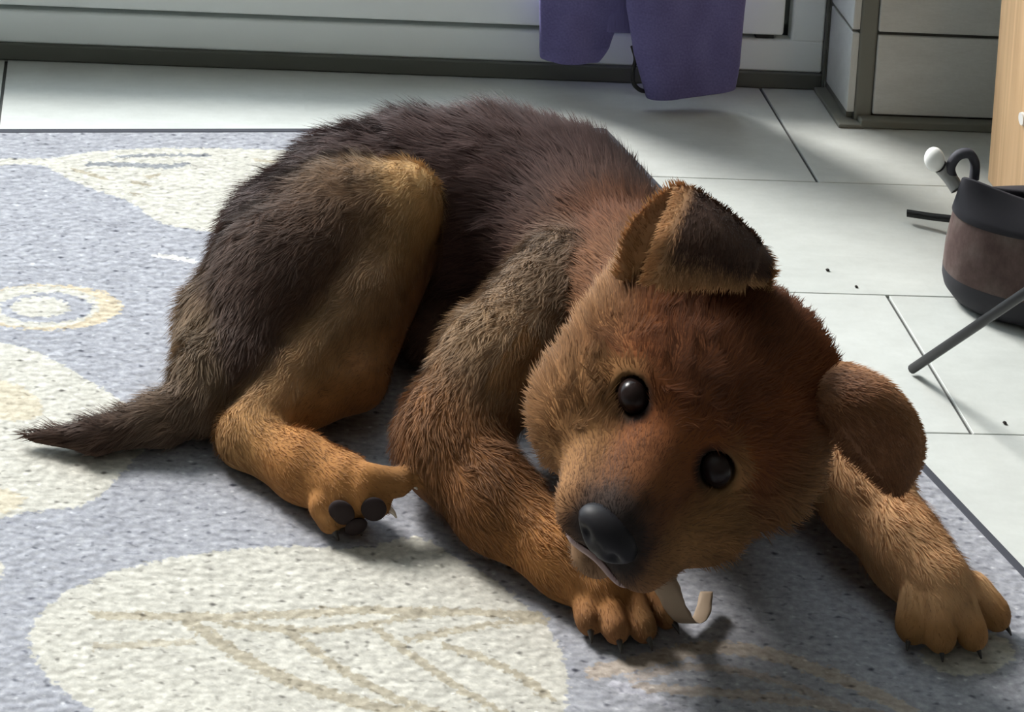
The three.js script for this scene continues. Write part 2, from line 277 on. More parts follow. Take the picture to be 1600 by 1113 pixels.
{
  // soft bag: round body of brown suede, dark collar with a dip, pull loop and light tab
  const cx = 0.868, cz = -1.856;
  const g = group('bag', cx, 0, cz);
  const bt = paint(512, 256, (i, j) => {
    const h = j / 256, a = nz(i / 40, j / 40, 1) * 12 + nz(i / 9, j / 9, 4) * 9 + nz(i / 3, j / 3, 8) * 6; const w = nz(i / 45, j / 30, 20);
    const q = 26 * Math.max(0, w) + (h > 0.8 ? 0 : 0), r = 80 + a + q * 0.7, gg = 62 + a + q, b = 58 + a + q * 0.9; return [r, gg, b];
  });
  const bm = std(0xffffff, 0.85, { map: texture(bt), side: THREE.DoubleSide });
  const loft = (rings, N = 72) => {
    const pos = [], uv = [], idx = [];
    rings.forEach(([r, y, dip = 0, sq = 0], j) => { for (let i = 0; i <= N; i++) { const a = i / N * Math.PI * 2; const wob = 1 + 0.018 * nz(Math.cos(a) * 2 + 3, Math.sin(a) * 2, y * 25); pos.push(Math.cos(a) * r * wob, y + dip * Math.cos(2 * (a - 1.32)) * -1, Math.sin(a) * r * wob * (1 - sq) * 0.57); uv.push(i / N * 2, y * 5); } });
    for (let j = 0; j < rings.length - 1; j++) for (let i = 0; i < N; i++) { const a = j * (N + 1) + i, b = a + 1, c = a + N + 1, d = c + 1; idx.push(a, c, b, b, c, d); }
    const e = new THREE.BufferGeometry(); e.setAttribute('position', new THREE.Float32BufferAttribute(pos, 3)); e.setAttribute('uv', new THREE.Float32BufferAttribute(uv, 2)); e.setIndex(idx); e.computeVertexNormals(); return e;
  };
  mesh('bag_base', loft([[0.001, 0.001], [0.080, 0.001], [0.089, 0.004], [0.0955, 0.011], [0.0978, 0.018], [0.098, 0.026]]), std(0x2c2b30, 0.8, { side: THREE.DoubleSide }), g);
  mesh('bag_body', loft([[0.0978, 0.024], [0.0978, 0.03], [0.097, 0.045], [0.095, 0.06, 0, 0.04], [0.0925, 0.075, 0, 0.1]]), bm, g);
  mesh('bag_collar', loft([[0.092, 0.0725, 0, 0.11], [0.094, 0.0745, 0, 0.1], [0.093, 0.079, 0.001, 0.16], [0.0915, 0.086, 0.003, 0.32], [0.090, 0.092, 0.006, 0.5], [0.0885, 0.0965, 0.009, 0.62], [0.087, 0.097, 0.0095, 0.68], [0.085, 0.094, 0.009, 0.7], [0.08, 0.07, 0.003, 0.6], [0.08, 0.035, 0, 0.4], [0.001, 0.03]]), std(0x1d1c24, 0.75, { side: THREE.DoubleSide }), g);
  const lp = (x, y, z) => ZP(x, y, z).sub(V(cx, 0, cz));
  mesh('pull_loop', tube([lp(1492, 285, -1.872), lp(1485, 262, -1.872), lp(1497, 243, -1.872), lp(1514, 240, -1.872), lp(1523, 254, -1.872), lp(1522, 280, -1.87)], 0.0042, 50, 10), std(0x3a3a42, 0.7), g);
  const tb = mesh('pull_tab', tube([lp(1496, 296, -1.866), lp(1486, 280, -1.872), lp(1476, 268, -1.876), lp(1469, 260, -1.876)], (t) => 0.0062 + 0.0002 * t, 24, 12), std(0x8a8a88, 0.5), g);
  mesh('tab_end', (() => { const e = new THREE.SphereGeometry(0.0088, 20, 14); e.scale(1, 1.15, 0.85); const p = lp(1460, 249, -1.876); e.translate(p.x, p.y, p.z); return e; })(), std(0xe8e8e4, 0.35), g);
  tag(g, 'dark brown soft bag with black collar, pull loop and light tab on the tiles', 'bag');
}
{
  // slender black stand: legs spread over the floor, post to the right of the bag
  const g = group('metal_stand', 1.06, 0, -1.86);
  const bm = std(0x161718, 0.45, { metalness: 0.3 });
  const rel = (p) => p.sub(V(1.06, 0, -1.86));
  const f1 = G(1425, 577, 0.0035), f2 = G(1417, 333, 0.0085);
  const h1 = AT(1600, 459, 1.665), h1b = rel(h1.clone());
  const e1 = f1.clone().addScaledVector(h1.clone().sub(f1), 2.05);
  mesh('leg', tube([rel(f1.clone()), h1b, rel(e1.clone())], 0.0035, 40, 10), bm, g);
  mesh('leg', tube([rel(f2), rel(G(1466, 340, 0.011)), V(-0.195, 0.02, -0.09), V(-0.14, 0.035, -0.0635), V(0, 0.13, 0)], 0.0032, 40, 10), bm, g);
  mesh('leg', tube([V(0.27, 0.0035, 0.16), V(0.1, 0.1, 0.05), V(0, 0.13, 0)], 0.0032, 40, 10), bm, g);
  const q = rel(e1.clone());
  mesh('post', tube([V(0, 0.11, 0), V(0, 0.5, 0), V(0, 1.0, 0)], 0.007, 20, 14), bm, g);
  mesh('hub', tube([q, V(0, 0.16, 0)], 0.0035, 12, 10), bm, g);
  tag(g, 'thin black metal stand with spread rod legs, one leg crossing in front of the bag', 'stand');
}
for (const [x, y, r, l] of [[1293, 422, 0.0016, 'tiny dark crumb on the tiles behind the puppy, left of the other crumb there'], [1338, 448, 0.0014, 'tiny dark crumb on the tiles just above the long tile joint'], [1570, 661, 0.0016, 'tiny dark crumb on the tile in front of the bag']]) {
  const p = G(x, y, 0.0007), e = new THREE.IcosahedronGeometry(r, 1), q = e.attributes.position;
  for (let i = 0; i < q.count; i++) { const k = 1 + 0.3 * nz(q.getX(i) * 900, q.getY(i) * 900, x); q.setXYZ(i, q.getX(i) * k, q.getY(i) * k * 0.6, q.getZ(i) * k); }
  e.computeVertexNormals(); const c = mesh('crumb', e, std(0x2b2622, 0.9)); c.position.copy(p).setY(r * 0.55); tag(c, l, 'crumb', 'crumbs on the floor tiles');
}

// ------------------------------------------------------------------ the puppy
// head frame: U to the dog's left, H up out of the skull, W forward along the muzzle
const OZ = 1.448, O = AT(1052, 678, OZ);
const cT = ray(1052, 678).normalize().negate(), camX = V(1, 0, 0).applyMatrix4(ROT), rT = camX.clone().addScaledVector(cT, -camX.dot(cT)).normalize(), uT = cT.clone().cross(rT);
const lin = (a, b, c, x, y, z) => V(0, 0, 0).addScaledVector(a, x).addScaledVector(b, y).addScaledVector(c, z);
const U = lin(rT, uT, cT, 0.78, -0.62, 0).normalize(), VV = lin(rT, uT, cT, 0.62, 0.78, 0).normalize();
const PITCH = 0.62, PC = Math.sqrt(1 - PITCH * PITCH);
const W = lin(VV, cT, U, -PITCH, PC, 0).normalize(), H = lin(VV, cT, U, PC, PITCH, 0).normalize();
const hp = (u, h, w) => O.clone().addScaledVector(U, u).addScaledVector(H, h).addScaledVector(W, w);
const toHead = (p) => { const d = p.clone().sub(O); return [d.dot(U), d.dot(H), d.dot(W)]; };

// primitives: capsule between two joints with two radii, or ellipsoid in the head frame; col = coat colour, len = hair length, k = blend radius
const BACK = [0.150, 0.088, 0.078], DARKB = [0.13, 0.076, 0.056], TANL = [0.92, 0.54, 0.27], TAN = [0.58, 0.27, 0.09], RUST = [0.285, 0.092, 0.028], CREAMC = [0.60, 0.42, 0.22], GREYB = [0.28, 0.19, 0.13];
const prims = [];
const cap = (g, a, b, ra, rb, col, len, k = 0.018, col2 = null) => prims.push({ g, a, b, ra, rb, col, col2: col2 ?? col, len, k, dir: b.clone().sub(a).normalize() });
const ellp = (g, u, h, w, ru, rh, rw, col, len, k = 0.014, dir = null) => prims.push({ g, e: [u, h, w], r: [ru, rh, rw], col, col2: col, len, k, dir: dir ?? W.clone().negate() });
// trunk
const J = {
  rump: G(470, 405, 0.07), loin: G(560, 350, 0.078), mid: G(650, 330, 0.08), rib: G(770, 335, 0.083), chest: G(870, 365, 0.084), shoulder: G(925, 420, 0.085), neck: G(1010, 500, 0.10),
  haunch: G(362, 510, 0.046), hip: G(440, 445, 0.078), knee: G(628, 322, 0.122), hock: G(380, 683, 0.026), foot: G(540, 762, 0.031),
  sh: G(875, 455, 0.105), elbow: G(700, 690, 0.05), wrist: G(880, 872, 0.03), fpaw: G(940, 915, 0.027),
  lsh: G(1110, 560, 0.07), lelb: G(1240, 650, 0.05), lwrist: G(1415, 860, 0.036), lpaw: G(1464, 916, 0.032),
};
cap('t', J.rump, J.loin, 0.062, 0.065, BACK, 0.0205);
cap('t', J.loin, J.mid, 0.066, 0.069, BACK, 0.0205);
cap('t', J.mid, J.rib, 0.069, 0.074, BACK, 0.0205);
cap('t', J.rib, J.chest, 0.074, 0.073, BACK, 0.0205);
cap('t', J.chest, J.shoulder, 0.073, 0.066, BACK, 0.016);
cap('t', J.shoulder, J.neck, 0.064, 0.058, [0.20, 0.10, 0.06], 0.016, 0.025, RUST);
cap('t', J.neck, hp(0, -0.005, -0.06), 0.058, 0.056, [0.30, 0.14, 0.06], 0.015, 0.025, RUST);
cap('t', J.rump, J.haunch, 0.054, 0.038, [0.17, 0.105, 0.08], 0.018, 0.02, [0.46, 0.31, 0.19]);
// tail
const tail = [G(322, 588, 0.04), G(318, 625, 0.03), G(255, 655, 0.024), G(150, 682, 0.019), G(48, 684, 0.014)];
cap('t', J.haunch, tail[0], 0.036, 0.024, [0.42, 0.29, 0.17], 0.014, 0.012);
cap('t', tail[0], tail[1], 0.022, 0.022, GREYB, 0.013, 0.01);
cap('t', tail[1], tail[2], 0.020, 0.0165, GREYB, 0.014, 0.01);
cap('t', tail[2], tail[3], 0.0165, 0.0105, GREYB, 0.013, 0.01, [0.16, 0.10, 0.075]);
cap('t', tail[3], tail[4], 0.0105, 0.003, [0.16, 0.10, 0.075], 0.013, 0.01, [0.12, 0.07, 0.05]);
// right hind leg, folded
cap('t', J.hip, G(545, 360, 0.105), 0.054, 0.046, [0.15, 0.09, 0.065], 0.012, 0.018, [0.22, 0.13, 0.08]);
cap('t', G(540, 355, 0.105), J.knee, 0.046, 0.030, [0.30, 0.18, 0.09], 0.011, 0.016, [0.74, 0.47, 0.21]);
prims[prims.length - 1].dir.negate(); prims[prims.length - 2].dir.negate();
cap('t', J.hip, G(395, 560, 0.05), 0.048, 0.033, [0.13, 0.076, 0.056], 0.012, 0.016);
cap('t', J.knee, G(565, 455, 0.085), 0.029, 0.026, [0.66, 0.40, 0.17], 0.009, 0.010, [0.42, 0.26, 0.14]);
cap('t', G(565, 455, 0.085), J.hock, 0.026, 0.0165, [0.42, 0.26, 0.14], 0.009, 0.010, [0.62, 0.37, 0.17]);
cap('t', G(630, 390, 0.085), G(560, 590, 0.045), 0.028, 0.020, [0.20, 0.10, 0.05], 0.006, 0.012, [0.36, 0.17, 0.065]);
cap('t', G(560, 590, 0.045), J.hock, 0.020, 0.0145, [0.36, 0.17, 0.065], 0.006, 0.010, TAN);
cap('t', J.hock, G(470, 730, 0.029), 0.0175, 0.020, [0.58, 0.32, 0.12], 0.006, 0.010, TAN);
cap('t', G(470, 730, 0.029), J.foot, 0.020, 0.021, TAN, 0.005, 0.010);
const hToes = [[G(570, 750, 0.042), G(622, 755, 0.040)], [G(565, 770, 0.036), G(592, 786, 0.031)], [G(540, 782, 0.030), G(550, 803, 0.023)], [G(505, 790, 0.024), G(515, 812, 0.019)]];
for (const [a, b] of hToes) cap('t', a, b, 0.0105, 0.0088, TAN, 0.0035, 0.0035, [0.45, 0.22, 0.08]);
// far hind leg, lying under the belly
cap('t', V(0.27, 0.05, -1.86), V(0.37, 0.04, -1.80), 0.045, 0.03, DARKB, 0.01); cap('t', V(0.37, 0.035, -1.80), V(0.30, 0.03, -1.72), 0.024, 0.017, DARKB, 0.008);
// right foreleg
cap('f', J.sh, G(770, 575, 0.082), 0.040, 0.036, [0.30, 0.20, 0.13], 0.012, 0.022, [0.46, 0.30, 0.17]);
cap('f', G(770, 575, 0.082), J.elbow, 0.036, 0.034, [0.46, 0.30, 0.17], 0.011, 0.02, [0.36, 0.17, 0.07]);
cap('f', J.elbow, G(770, 780, 0.038), 0.033, 0.029, [0.34, 0.15, 0.055], 0.010, 0.02);
cap('f', G(770, 780, 0.038), J.wrist, 0.029, 0.0215, [0.34, 0.15, 0.055], 0.008, 0.015, TAN);
cap('f', J.wrist, J.fpaw, 0.0215, 0.019, TAN, 0.006, 0.012);
const fToes = [[G(912, 915, 0.024), G(920, 968, 0.0185)], [G(945, 922, 0.027), G(962, 982, 0.0195)], [G(974, 915, 0.027), G(1005, 980, 0.0195)], [G(990, 900, 0.025), G(1040, 958, 0.019)]];
for (const [a, b] of fToes) cap('f', a, b, 0.0105, 0.0092, TAN, 0.0035, 0.003, [0.36, 0.17, 0.07]);
// left foreleg
cap('f', J.lsh, J.lelb, 0.045, 0.034, RUST, 0.010, 0.02);
cap('f', J.lelb, G(1350, 770, 0.046), 0.033, 0.030, [0.36, 0.18, 0.08], 0.009, 0.02, TANL);
cap('f', G(1350, 770, 0.046), J.lwrist, 0.030, 0.026, TANL, 0.008, 0.015);
cap('f', J.lwrist, J.lpaw, 0.027, 0.0245, TANL, 0.007, 0.012, [0.88, 0.52, 0.26]);
const lToes = [[G(1432, 940, 0.028), G(1424, 978, 0.021)], [G(1462, 948, 0.031), G(1468, 992, 0.0215)], [G(1500, 945, 0.031), G(1518, 988, 0.0215)], [G(1524, 925, 0.029), G(1554, 958, 0.021)]];
for (const [a, b] of lToes) cap('f', a, b, 0.0118, 0.0108, [0.88, 0.52, 0.26], 0.0035, 0.0028, [0.55, 0.28, 0.11]);
// head
ellp('h', 0.004, 0.004, -0.062, 0.074, 0.060, 0.074, RUST, 0.010);
ellp('h', 0.030, 0.020, -0.085, 0.050, 0.040, 0.045, RUST, 0.012, 0.02);
ellp('h', -0.050, 0.018, -0.078, 0.036, 0.040, 0.040, [0.32, 0.14, 0.055], 0.012, 0.02);
ellp('h', -0.046, -0.006, -0.042, 0.041, 0.040, 0.042, [0.32, 0.14, 0.055], 0.012, 0.02);
for (const s of [-1, 1]) {
  ellp('h', s * 0.027, 0.012, -0.014, 0.026, 0.018, 0.024, RUST, 0.007, 0.014);
  ellp('h', s * 0.046, s < 0 ? -0.036 : -0.014, s < 0 ? -0.014 : -0.050, 0.041, 0.042, 0.042, [0.32, 0.14, 0.055], 0.014, 0.018);
  ellp('h', s * (s < 0 ? 0.046 : 0.038), s < 0 ? -0.042 : -0.030, -0.002, 0.030, 0.028, 0.036, [0.30, 0.13, 0.05], 0.009, 0.016);
}
cap('h', hp(0, -0.006, -0.010), hp(0, -0.026, 0.062), 0.030, 0.023, RUST, 0.005, 0.014, [0.20, 0.085, 0.035]);
for (const s of [-1, 1]) cap('h', hp(s * 0.030, -0.034, 0.010), hp(s * 0.0205, -0.037, 0.060), 0.0235, 0.0195, [0.34, 0.16, 0.06], 0.005, 0.010, [0.27, 0.13, 0.06]);
cap('j', hp(0, -0.060, 0.0), hp(-0.003, -0.0640, 0.050), 0.029, 0.0165, [0.34, 0.18, 0.08], 0.006, 0.004, [0.34, 0.2, 0.11]);
prims.forEach((p, i) => { if (i < 7 || ((p.g === 'h' || p.g === 'j') && !p.e)) p.dir.negate(); });   // the hair of the trunk lies towards the tail, that of the muzzle away from the nose
for (const p of prims) if (p.e) p.c = hp(...p.e); else { p.ba = p.b.clone().sub(p.a); p.l2 = p.ba.lengthSq(); }

function primDist(p, x, y, z) {
  if (p.e) {
    const dx = x - O.x, dy = y - O.y, dz = z - O.z;
    const a = (dx * U.x + dy * U.y + dz * U.z - p.e[0]) / p.r[0], b = (dx * H.x + dy * H.y + dz * H.z - p.e[1]) / p.r[1], c = (dx * W.x + dy * W.y + dz * W.z - p.e[2]) / p.r[2];
    const k0 = Math.sqrt(a * a + b * b + c * c), a2 = a / p.r[0], b2 = b / p.r[1], c2 = c / p.r[2], k1 = Math.sqrt(a2 * a2 + b2 * b2 + c2 * c2);
    return k1 < 1e-9 ? -Math.min(...p.r) : k0 * (k0 - 1) / k1;
  }
  const px = x - p.a.x, py = y - p.a.y, pz = z - p.a.z;
  let t = p.l2 > 1e-12 ? (px * p.ba.x + py * p.ba.y + pz * p.ba.z) / p.l2 : 0; t = t < 0 ? 0 : t > 1 ? 1 : t;
  p.t = t;
  const ex = px - p.ba.x * t, ey = py - p.ba.y * t, ez = pz - p.ba.z * t;
  return Math.sqrt(ex * ex + ey * ey + ez * ez) - (p.ra + (p.rb - p.ra) * t);
}
const smin = (a, b, k) => { const h = Math.max(k - Math.abs(a - b), 0) / k; return Math.min(a, b) - h * h * k * 0.25; };
const byGroup = { t: prims.filter((p) => p.g === 't'), f: prims.filter((p) => p.g === 'f'), h: prims.filter((p) => p.g === 'h'), j: prims.filter((p) => p.g === 'j') };
function fold(list, x, y, z) { let d = 1; for (const p of list) { const e = primDist(p, x, y, z); d = d > 0.9 ? e : smin(d, e, p.k); } return d; }
function sdf(x, y, z) {
  const t = fold(byGroup.t, x, y, z), f = fold(byGroup.f, x, y, z), h = fold(byGroup.h, x, y, z), j = fold(byGroup.j, x, y, z);
  const w = (x - O.x) * W.x + (y - O.y) * W.y + (z - O.z) * W.z, back = Math.min(1, Math.max(0, (-w - 0.03) / 0.05));
  let head = smin(h, j, 0.004 + 0.02 * Math.min(1, Math.max(0, (0.01 - w) / 0.03)));
  for (const s of [-1, 1]) {                                          // eye sockets
    const ex = x - O.x - U.x * s * 0.0315 + W.x * 0.001, ey = y - O.y - U.y * s * 0.0315 + W.y * 0.001, ez = z - O.z - U.z * s * 0.0315 + W.z * 0.001;
    const k = 0.0116 - Math.sqrt((ex - eyeOff[0]) ** 2 + (ey - eyeOff[1]) ** 2 + (ez - eyeOff[2]) ** 2);
    head = -smin(-head, -k, 0.004);
  }
  let d = smin(t, f, 0.014);
  d = smin(d, head, 0.002 + 0.024 * back);
  return Math.max(d, RUGTOP + 0.0012 - y);
}
// where the eyeballs sit: on the surface of the face
const eyeLift = 0.004, eyeOff = [H, W].reduce((s, v, i) => [s[0] + v.x * [0.008, 0.0075][i], s[1] + v.y * [0.008, 0.0075][i], s[2] + v.z * [0.008, 0.0075][i]], [0, 0, 0]);

// naive surface nets over a grid
function surfaceNets(lo, hi, cell, f) {
  const n = [0, 1, 2].map((i) => Math.ceil((hi[i] - lo[i]) / cell) + 1), [nx, ny, nzz] = n, F = new Float32Array(nx * ny * nzz), at = (i, j, k) => (k * ny + j) * nx + i;
  // coarse pass: skip cells far from the surface
  const B = 6;
  for (let k0 = 0; k0 < nzz; k0 += B) for (let j0 = 0; j0 < ny; j0 += B) for (let i0 = 0; i0 < nx; i0 += B) {
    const mid = f(lo[0] + (i0 + B / 2) * cell, lo[1] + (j0 + B / 2) * cell, lo[2] + (k0 + B / 2) * cell), far = Math.abs(mid) > B * cell * 1.35 + 0.006;
    for (let k = k0; k < Math.min(nzz, k0 + B); k++) for (let j = j0; j < Math.min(ny, j0 + B); j++) for (let i = i0; i < Math.min(nx, i0 + B); i++) F[at(i, j, k)] = far ? mid : f(lo[0] + i * cell, lo[1] + j * cell, lo[2] + k * cell);
  }
  const id = new Int32Array(nx * ny * nzz).fill(-1), pos = [], idx = [];
  const E = [[0, 1], [0, 2], [0, 4], [1, 3], [1, 5], [2, 3], [2, 6], [3, 7], [4, 5], [4, 6], [5, 7], [6, 7]];
  for (let k = 0; k < nzz - 1; k++) for (let j = 0; j < ny - 1; j++) for (let i = 0; i < nx - 1; i++) {
    const v = []; let m = 0; for (let c = 0; c < 8; c++) { const q = F[at(i + (c & 1), j + ((c >> 1) & 1), k + (c >> 2))]; v.push(q); if (q < 0) m |= 1 << c; }
    if (m === 0 || m === 255) continue;
    let x = 0, y = 0, z = 0, s = 0;
    for (const [a, b] of E) if ((v[a] < 0) !== (v[b] < 0)) { const t = v[a] / (v[a] - v[b]); x += (a & 1) + ((b & 1) - (a & 1)) * t; y += ((a >> 1) & 1) + (((b >> 1) & 1) - ((a >> 1) & 1)) * t; z += (a >> 2) + ((b >> 2) - (a >> 2)) * t; s++; }
    id[at(i, j, k)] = pos.length / 3; pos.push(lo[0] + (i + x / s) * cell, lo[1] + (j + y / s) * cell, lo[2] + (k + z / s) * cell);
  }
  const quad = (a, b, c, d, flip) => { if (a < 0 || b < 0 || c < 0 || d < 0) return; flip ? idx.push(a, c, b, a, d, c) : idx.push(a, b, c, a, c, d); };
  for (let k = 1; k < nzz - 1; k++) for (let j = 1; j < ny - 1; j++) for (let i = 1; i < nx - 1; i++) {
    const s = F[at(i, j, k)] < 0;
    if (s !== F[at(i + 1, j, k)] < 0) quad(id[at(i, j - 1, k - 1)], id[at(i, j, k - 1)], id[at(i, j, k)], id[at(i, j - 1, k)], !s);
    if (s !== F[at(i, j + 1, k)] < 0) quad(id[at(i - 1, j, k - 1)], id[at(i - 1, j, k)], id[at(i, j, k)], id[at(i, j, k - 1)], !s);
    if (s !== F[at(i, j, k + 1)] < 0) quad(id[at(i - 1, j - 1, k)], id[at(i, j - 1, k)], id[at(i, j, k)], id[at(i - 1, j, k)], !s);
  }
  return { pos, idx };
}
const gradient = (x, y, z, e = 0.0012) => V(sdf(x + e, y, z) - sdf(x - e, y, z), sdf(x, y + e, z) - sdf(x, y - e, z), sdf(x, y, z + e) - sdf(x, y, z - e)).normalize();

const mix = (a, b, t) => [a[0] + (b[0] - a[0]) * t, a[1] + (b[1] - a[1]) * t, a[2] + (b[2] - a[2]) * t];
const step = (a, b, x) => { const t = Math.min(1, Math.max(0, (x - a) / (b - a))); return t * t * (3 - 2 * t); };
// coat at a point: colour, hair length, lie of the hair
function coat(x, y, z) {
  let ws = 0, c = [0, 0, 0], len = 0; const d = V(0, 0, 0);
  for (const p of prims) {
    const e = primDist(p, x, y, z); if (e > 0.03) continue;
    const w = Math.exp(-Math.max(e, -0.02) / 0.0035), t = p.e ? 0 : p.t, q = mix(p.col, p.col2, t);
    ws += w; c[0] += w * q[0]; c[1] += w * q[1]; c[2] += w * q[2]; len += w * p.len; d.addScaledVector(p.dir, w);
  }
  if (ws > 0) { c = c.map((v) => v / ws); len /= ws; } else { c = BACK.slice(); len = 0.012; }
  const P = V(x, y, z), [u, h, w] = toHead(P);
  // markings of the face
  if (w > -0.14 && Math.abs(u) < 0.12 && h > -0.11 && h < 0.1) {
    const face = step(-0.1, -0.05, w);
    for (const s of [-1, 1]) {
      const r = Math.hypot(u - s * 0.0315, (h - 0.008), (w - 0.010)); c = mix(c, [0.03, 0.018, 0.014], 1 - step(0.0125, 0.019, r)); if (r < 0.016) len *= 0.3;
    }
    const nd = Math.hypot(u, h + 0.026, (w - 0.082) * 0.9); c = mix(c, [0.045, 0.034, 0.03], 1 - step(0.018, 0.040, nd + nz(x * 120, y * 120, z * 120) * 0.004));
    if (w > 0.0) { const lip = step(0.0065, 0.0025, Math.max(fold(byGroup.h, x, y, z), fold(byGroup.j, x, y, z))); if (lip > 0) { c = mix(c, [0.04, 0.024, 0.024], lip); len *= 1 - lip; } }
    if (face > 0) c = mix(c, [0.49, 0.26, 0.105], Math.max(step(0.056, 0.095, Math.abs(u)) * 0.8, w > 0 ? step(0.022, 0.046, Math.abs(u)) * 0.6 : 0));
    c = mix(c, [0.12, 0.05, 0.025], 0.5 * step(0.02, 0.04, h) * step(0.05, 0.02, Math.abs(u)));
  }
  const n1 = nz(x * 45, y * 45, z * 45), n2 = nz(x * 140, y * 140, z * 140);
  const k = 0.60 * (1 + n1 * 0.24 + n2 * 0.18); c = c.map((v) => v * k);
  return { c, len, d };
}
const dog = group('puppy', 0.33, RUGTOP, -1.72);
const DP = dog.position.clone();
const nets = surfaceNets([-0.03, 0.0, -2.0], [0.68, 0.26, -1.32], 0.0028, sdf);
const bodyGeo = new THREE.BufferGeometry();
{
  const n = nets.pos.length / 3, nor = new Float32Array(n * 3), col = new Float32Array(n * 3), rel = new Float32Array(n * 3);
  for (let i = 0; i < n; i++) {
    const x = nets.pos[i * 3], y = nets.pos[i * 3 + 1], z = nets.pos[i * 3 + 2], g = gradient(x, y, z), k = coat(x, y, z).c;
    nor.set([g.x, g.y, g.z], i * 3); col.set(k, i * 3); rel.set([x - DP.x, y - DP.y, z - DP.z], i * 3);
  }
  bodyGeo.setAttribute('position', new THREE.BufferAttribute(rel, 3)); bodyGeo.setAttribute('normal', new THREE.BufferAttribute(nor, 3)); bodyGeo.setAttribute('color', new THREE.BufferAttribute(col, 3)); bodyGeo.setIndex(nets.idx);
}
const coatMat = std(0xffffff, 0.85, { vertexColors: true, specularIntensity: 0.25 });
mesh('body', bodyGeo, coatMat, dog);

// hair: tapering bent blades, joined into one mesh per covered part
class Hair {
  constructor() { this.p = []; this.n = []; this.c = []; this.i = []; }
  add(root, nor, dir, len, width, col, lift, curl) {
    const t = dir.clone().addScaledVector(nor, -dir.dot(nor)); if (t.lengthSq() < 1e-6) t.set(nor.y, nor.z, nor.x); t.normalize();
    const side = t.clone().cross(nor).normalize(), b = this.p.length / 3, S = 3;
    let q = root.clone().addScaledVector(nor, -0.001);
    for (let s = 0; s <= S; s++) {
      const f = s / S, w = width * (1 - f * 0.75) * (s === S ? 0.25 : 1), v = t.clone().multiplyScalar(1 - lift * (1 - f * 0.5)).addScaledVector(nor, lift * (1 - f * 0.45)).addScaledVector(side, curl * f).normalize();
      const N = nor.clone().multiplyScalar(0.9).addScaledVector(v, -0.25).normalize(), tip = 1;
      if (s < S) { for (const e of [-1, 1]) { this.p.push(q.x + side.x * w * e, q.y + side.y * w * e, q.z + side.z * w * e); this.n.push(N.x, N.y, N.z); this.c.push(col[0] * tip, col[1] * tip, col[2] * tip); } }
      else { this.p.push(q.x, q.y, q.z); this.n.push(N.x, N.y, N.z); this.c.push(...col); }
      q = q.clone().addScaledVector(v, len / S);
      if (q.y < RUGTOP + 0.001) q.y = RUGTOP + 0.001;
    }
    this.i.push(b, b + 1, b + 2, b + 1, b + 3, b + 2, b + 2, b + 3, b + 4, b + 3, b + 5, b + 4, b + 4, b + 5, b + 6);
  }
  geometry() {
    const g = new THREE.BufferGeometry(); g.setAttribute('position', new THREE.Float32BufferAttribute(this.p, 3)); g.setAttribute('normal', new THREE.Float32BufferAttribute(this.n, 3)); g.setAttribute('color', new THREE.Float32BufferAttribute(this.c, 3)); g.setIndex(this.i); return g;
  }
}
function scatter(pos, idx, count, f) {
  const area = new Float64Array(idx.length / 3); let sum = 0; const a = V(), b = V(), c = V();
  const get = (o, k) => o.set(pos[k * 3], pos[k * 3 + 1], pos[k * 3 + 2]);
  for (let t = 0; t < area.length; t++) { get(a, idx[t * 3]); get(b, idx[t * 3 + 1]); get(c, idx[t * 3 + 2]); b.sub(a); c.sub(a); sum += b.cross(c).length() / 2; area[t] = sum; }
  for (let k = 0; k < count; k++) {
    const r = (k + rnd()) / count * sum; let lo = 0, hi = area.length - 1; while (lo < hi) { const m = (lo + hi) >> 1; area[m] < r ? lo = m + 1 : hi = m; }
    let u = rnd(), v = rnd(); if (u + v > 1) { u = 1 - u; v = 1 - v; }
    get(a, idx[lo * 3]); get(b, idx[lo * 3 + 1]); get(c, idx[lo * 3 + 2]); f(a.clone().multiplyScalar(1 - u - v).addScaledVector(b, u).addScaledVector(c, v));
  }
}
const hairMat = std(0xffffff, 0.75, { vertexColors: true, side: THREE.DoubleSide, specularIntensity: 0.35, transmission: 0.3, thickness: 0 });
{
  const hair = new Hair();
  scatter(nets.pos, nets.idx, 230000, (p) => {
    const g = gradient(p.x, p.y, p.z); if (g.y < -0.55 || p.y < RUGTOP + 0.002) return;
    const q = coat(p.x, p.y, p.z); if (q.len < 0.0022) return;
    const clump = V(nz(p.x * 90, p.y * 90, p.z * 90 + 3), nz(p.x * 90 + 9, p.y * 90, p.z * 90), nz(p.x * 90, p.y * 90 + 17, p.z * 90));
    const d = q.d.normalize().addScaledVector(clump, 0.85).addScaledVector(V(0, -1, 0), 0.22);
    const v = 0.72 + rnd() * 0.56, len = q.len * (0.6 + rnd() * 0.75);
    hair.add(p.sub(DP), g, d, len, 0.00030 + q.len * 0.011, q.c.map((e) => e * v), 0.24 + rnd() * 0.28 + 0.16 * nz(p.x * 60, p.y * 60, p.z * 60 + 40), (rnd() - 0.5) * 0.5);
  });
  // roots were moved into the group's frame: the floor test in add() is relative too
  const f = mesh('fur', hair.geometry(), hairMat, dog); f.userData.kind = 'stuff';
}
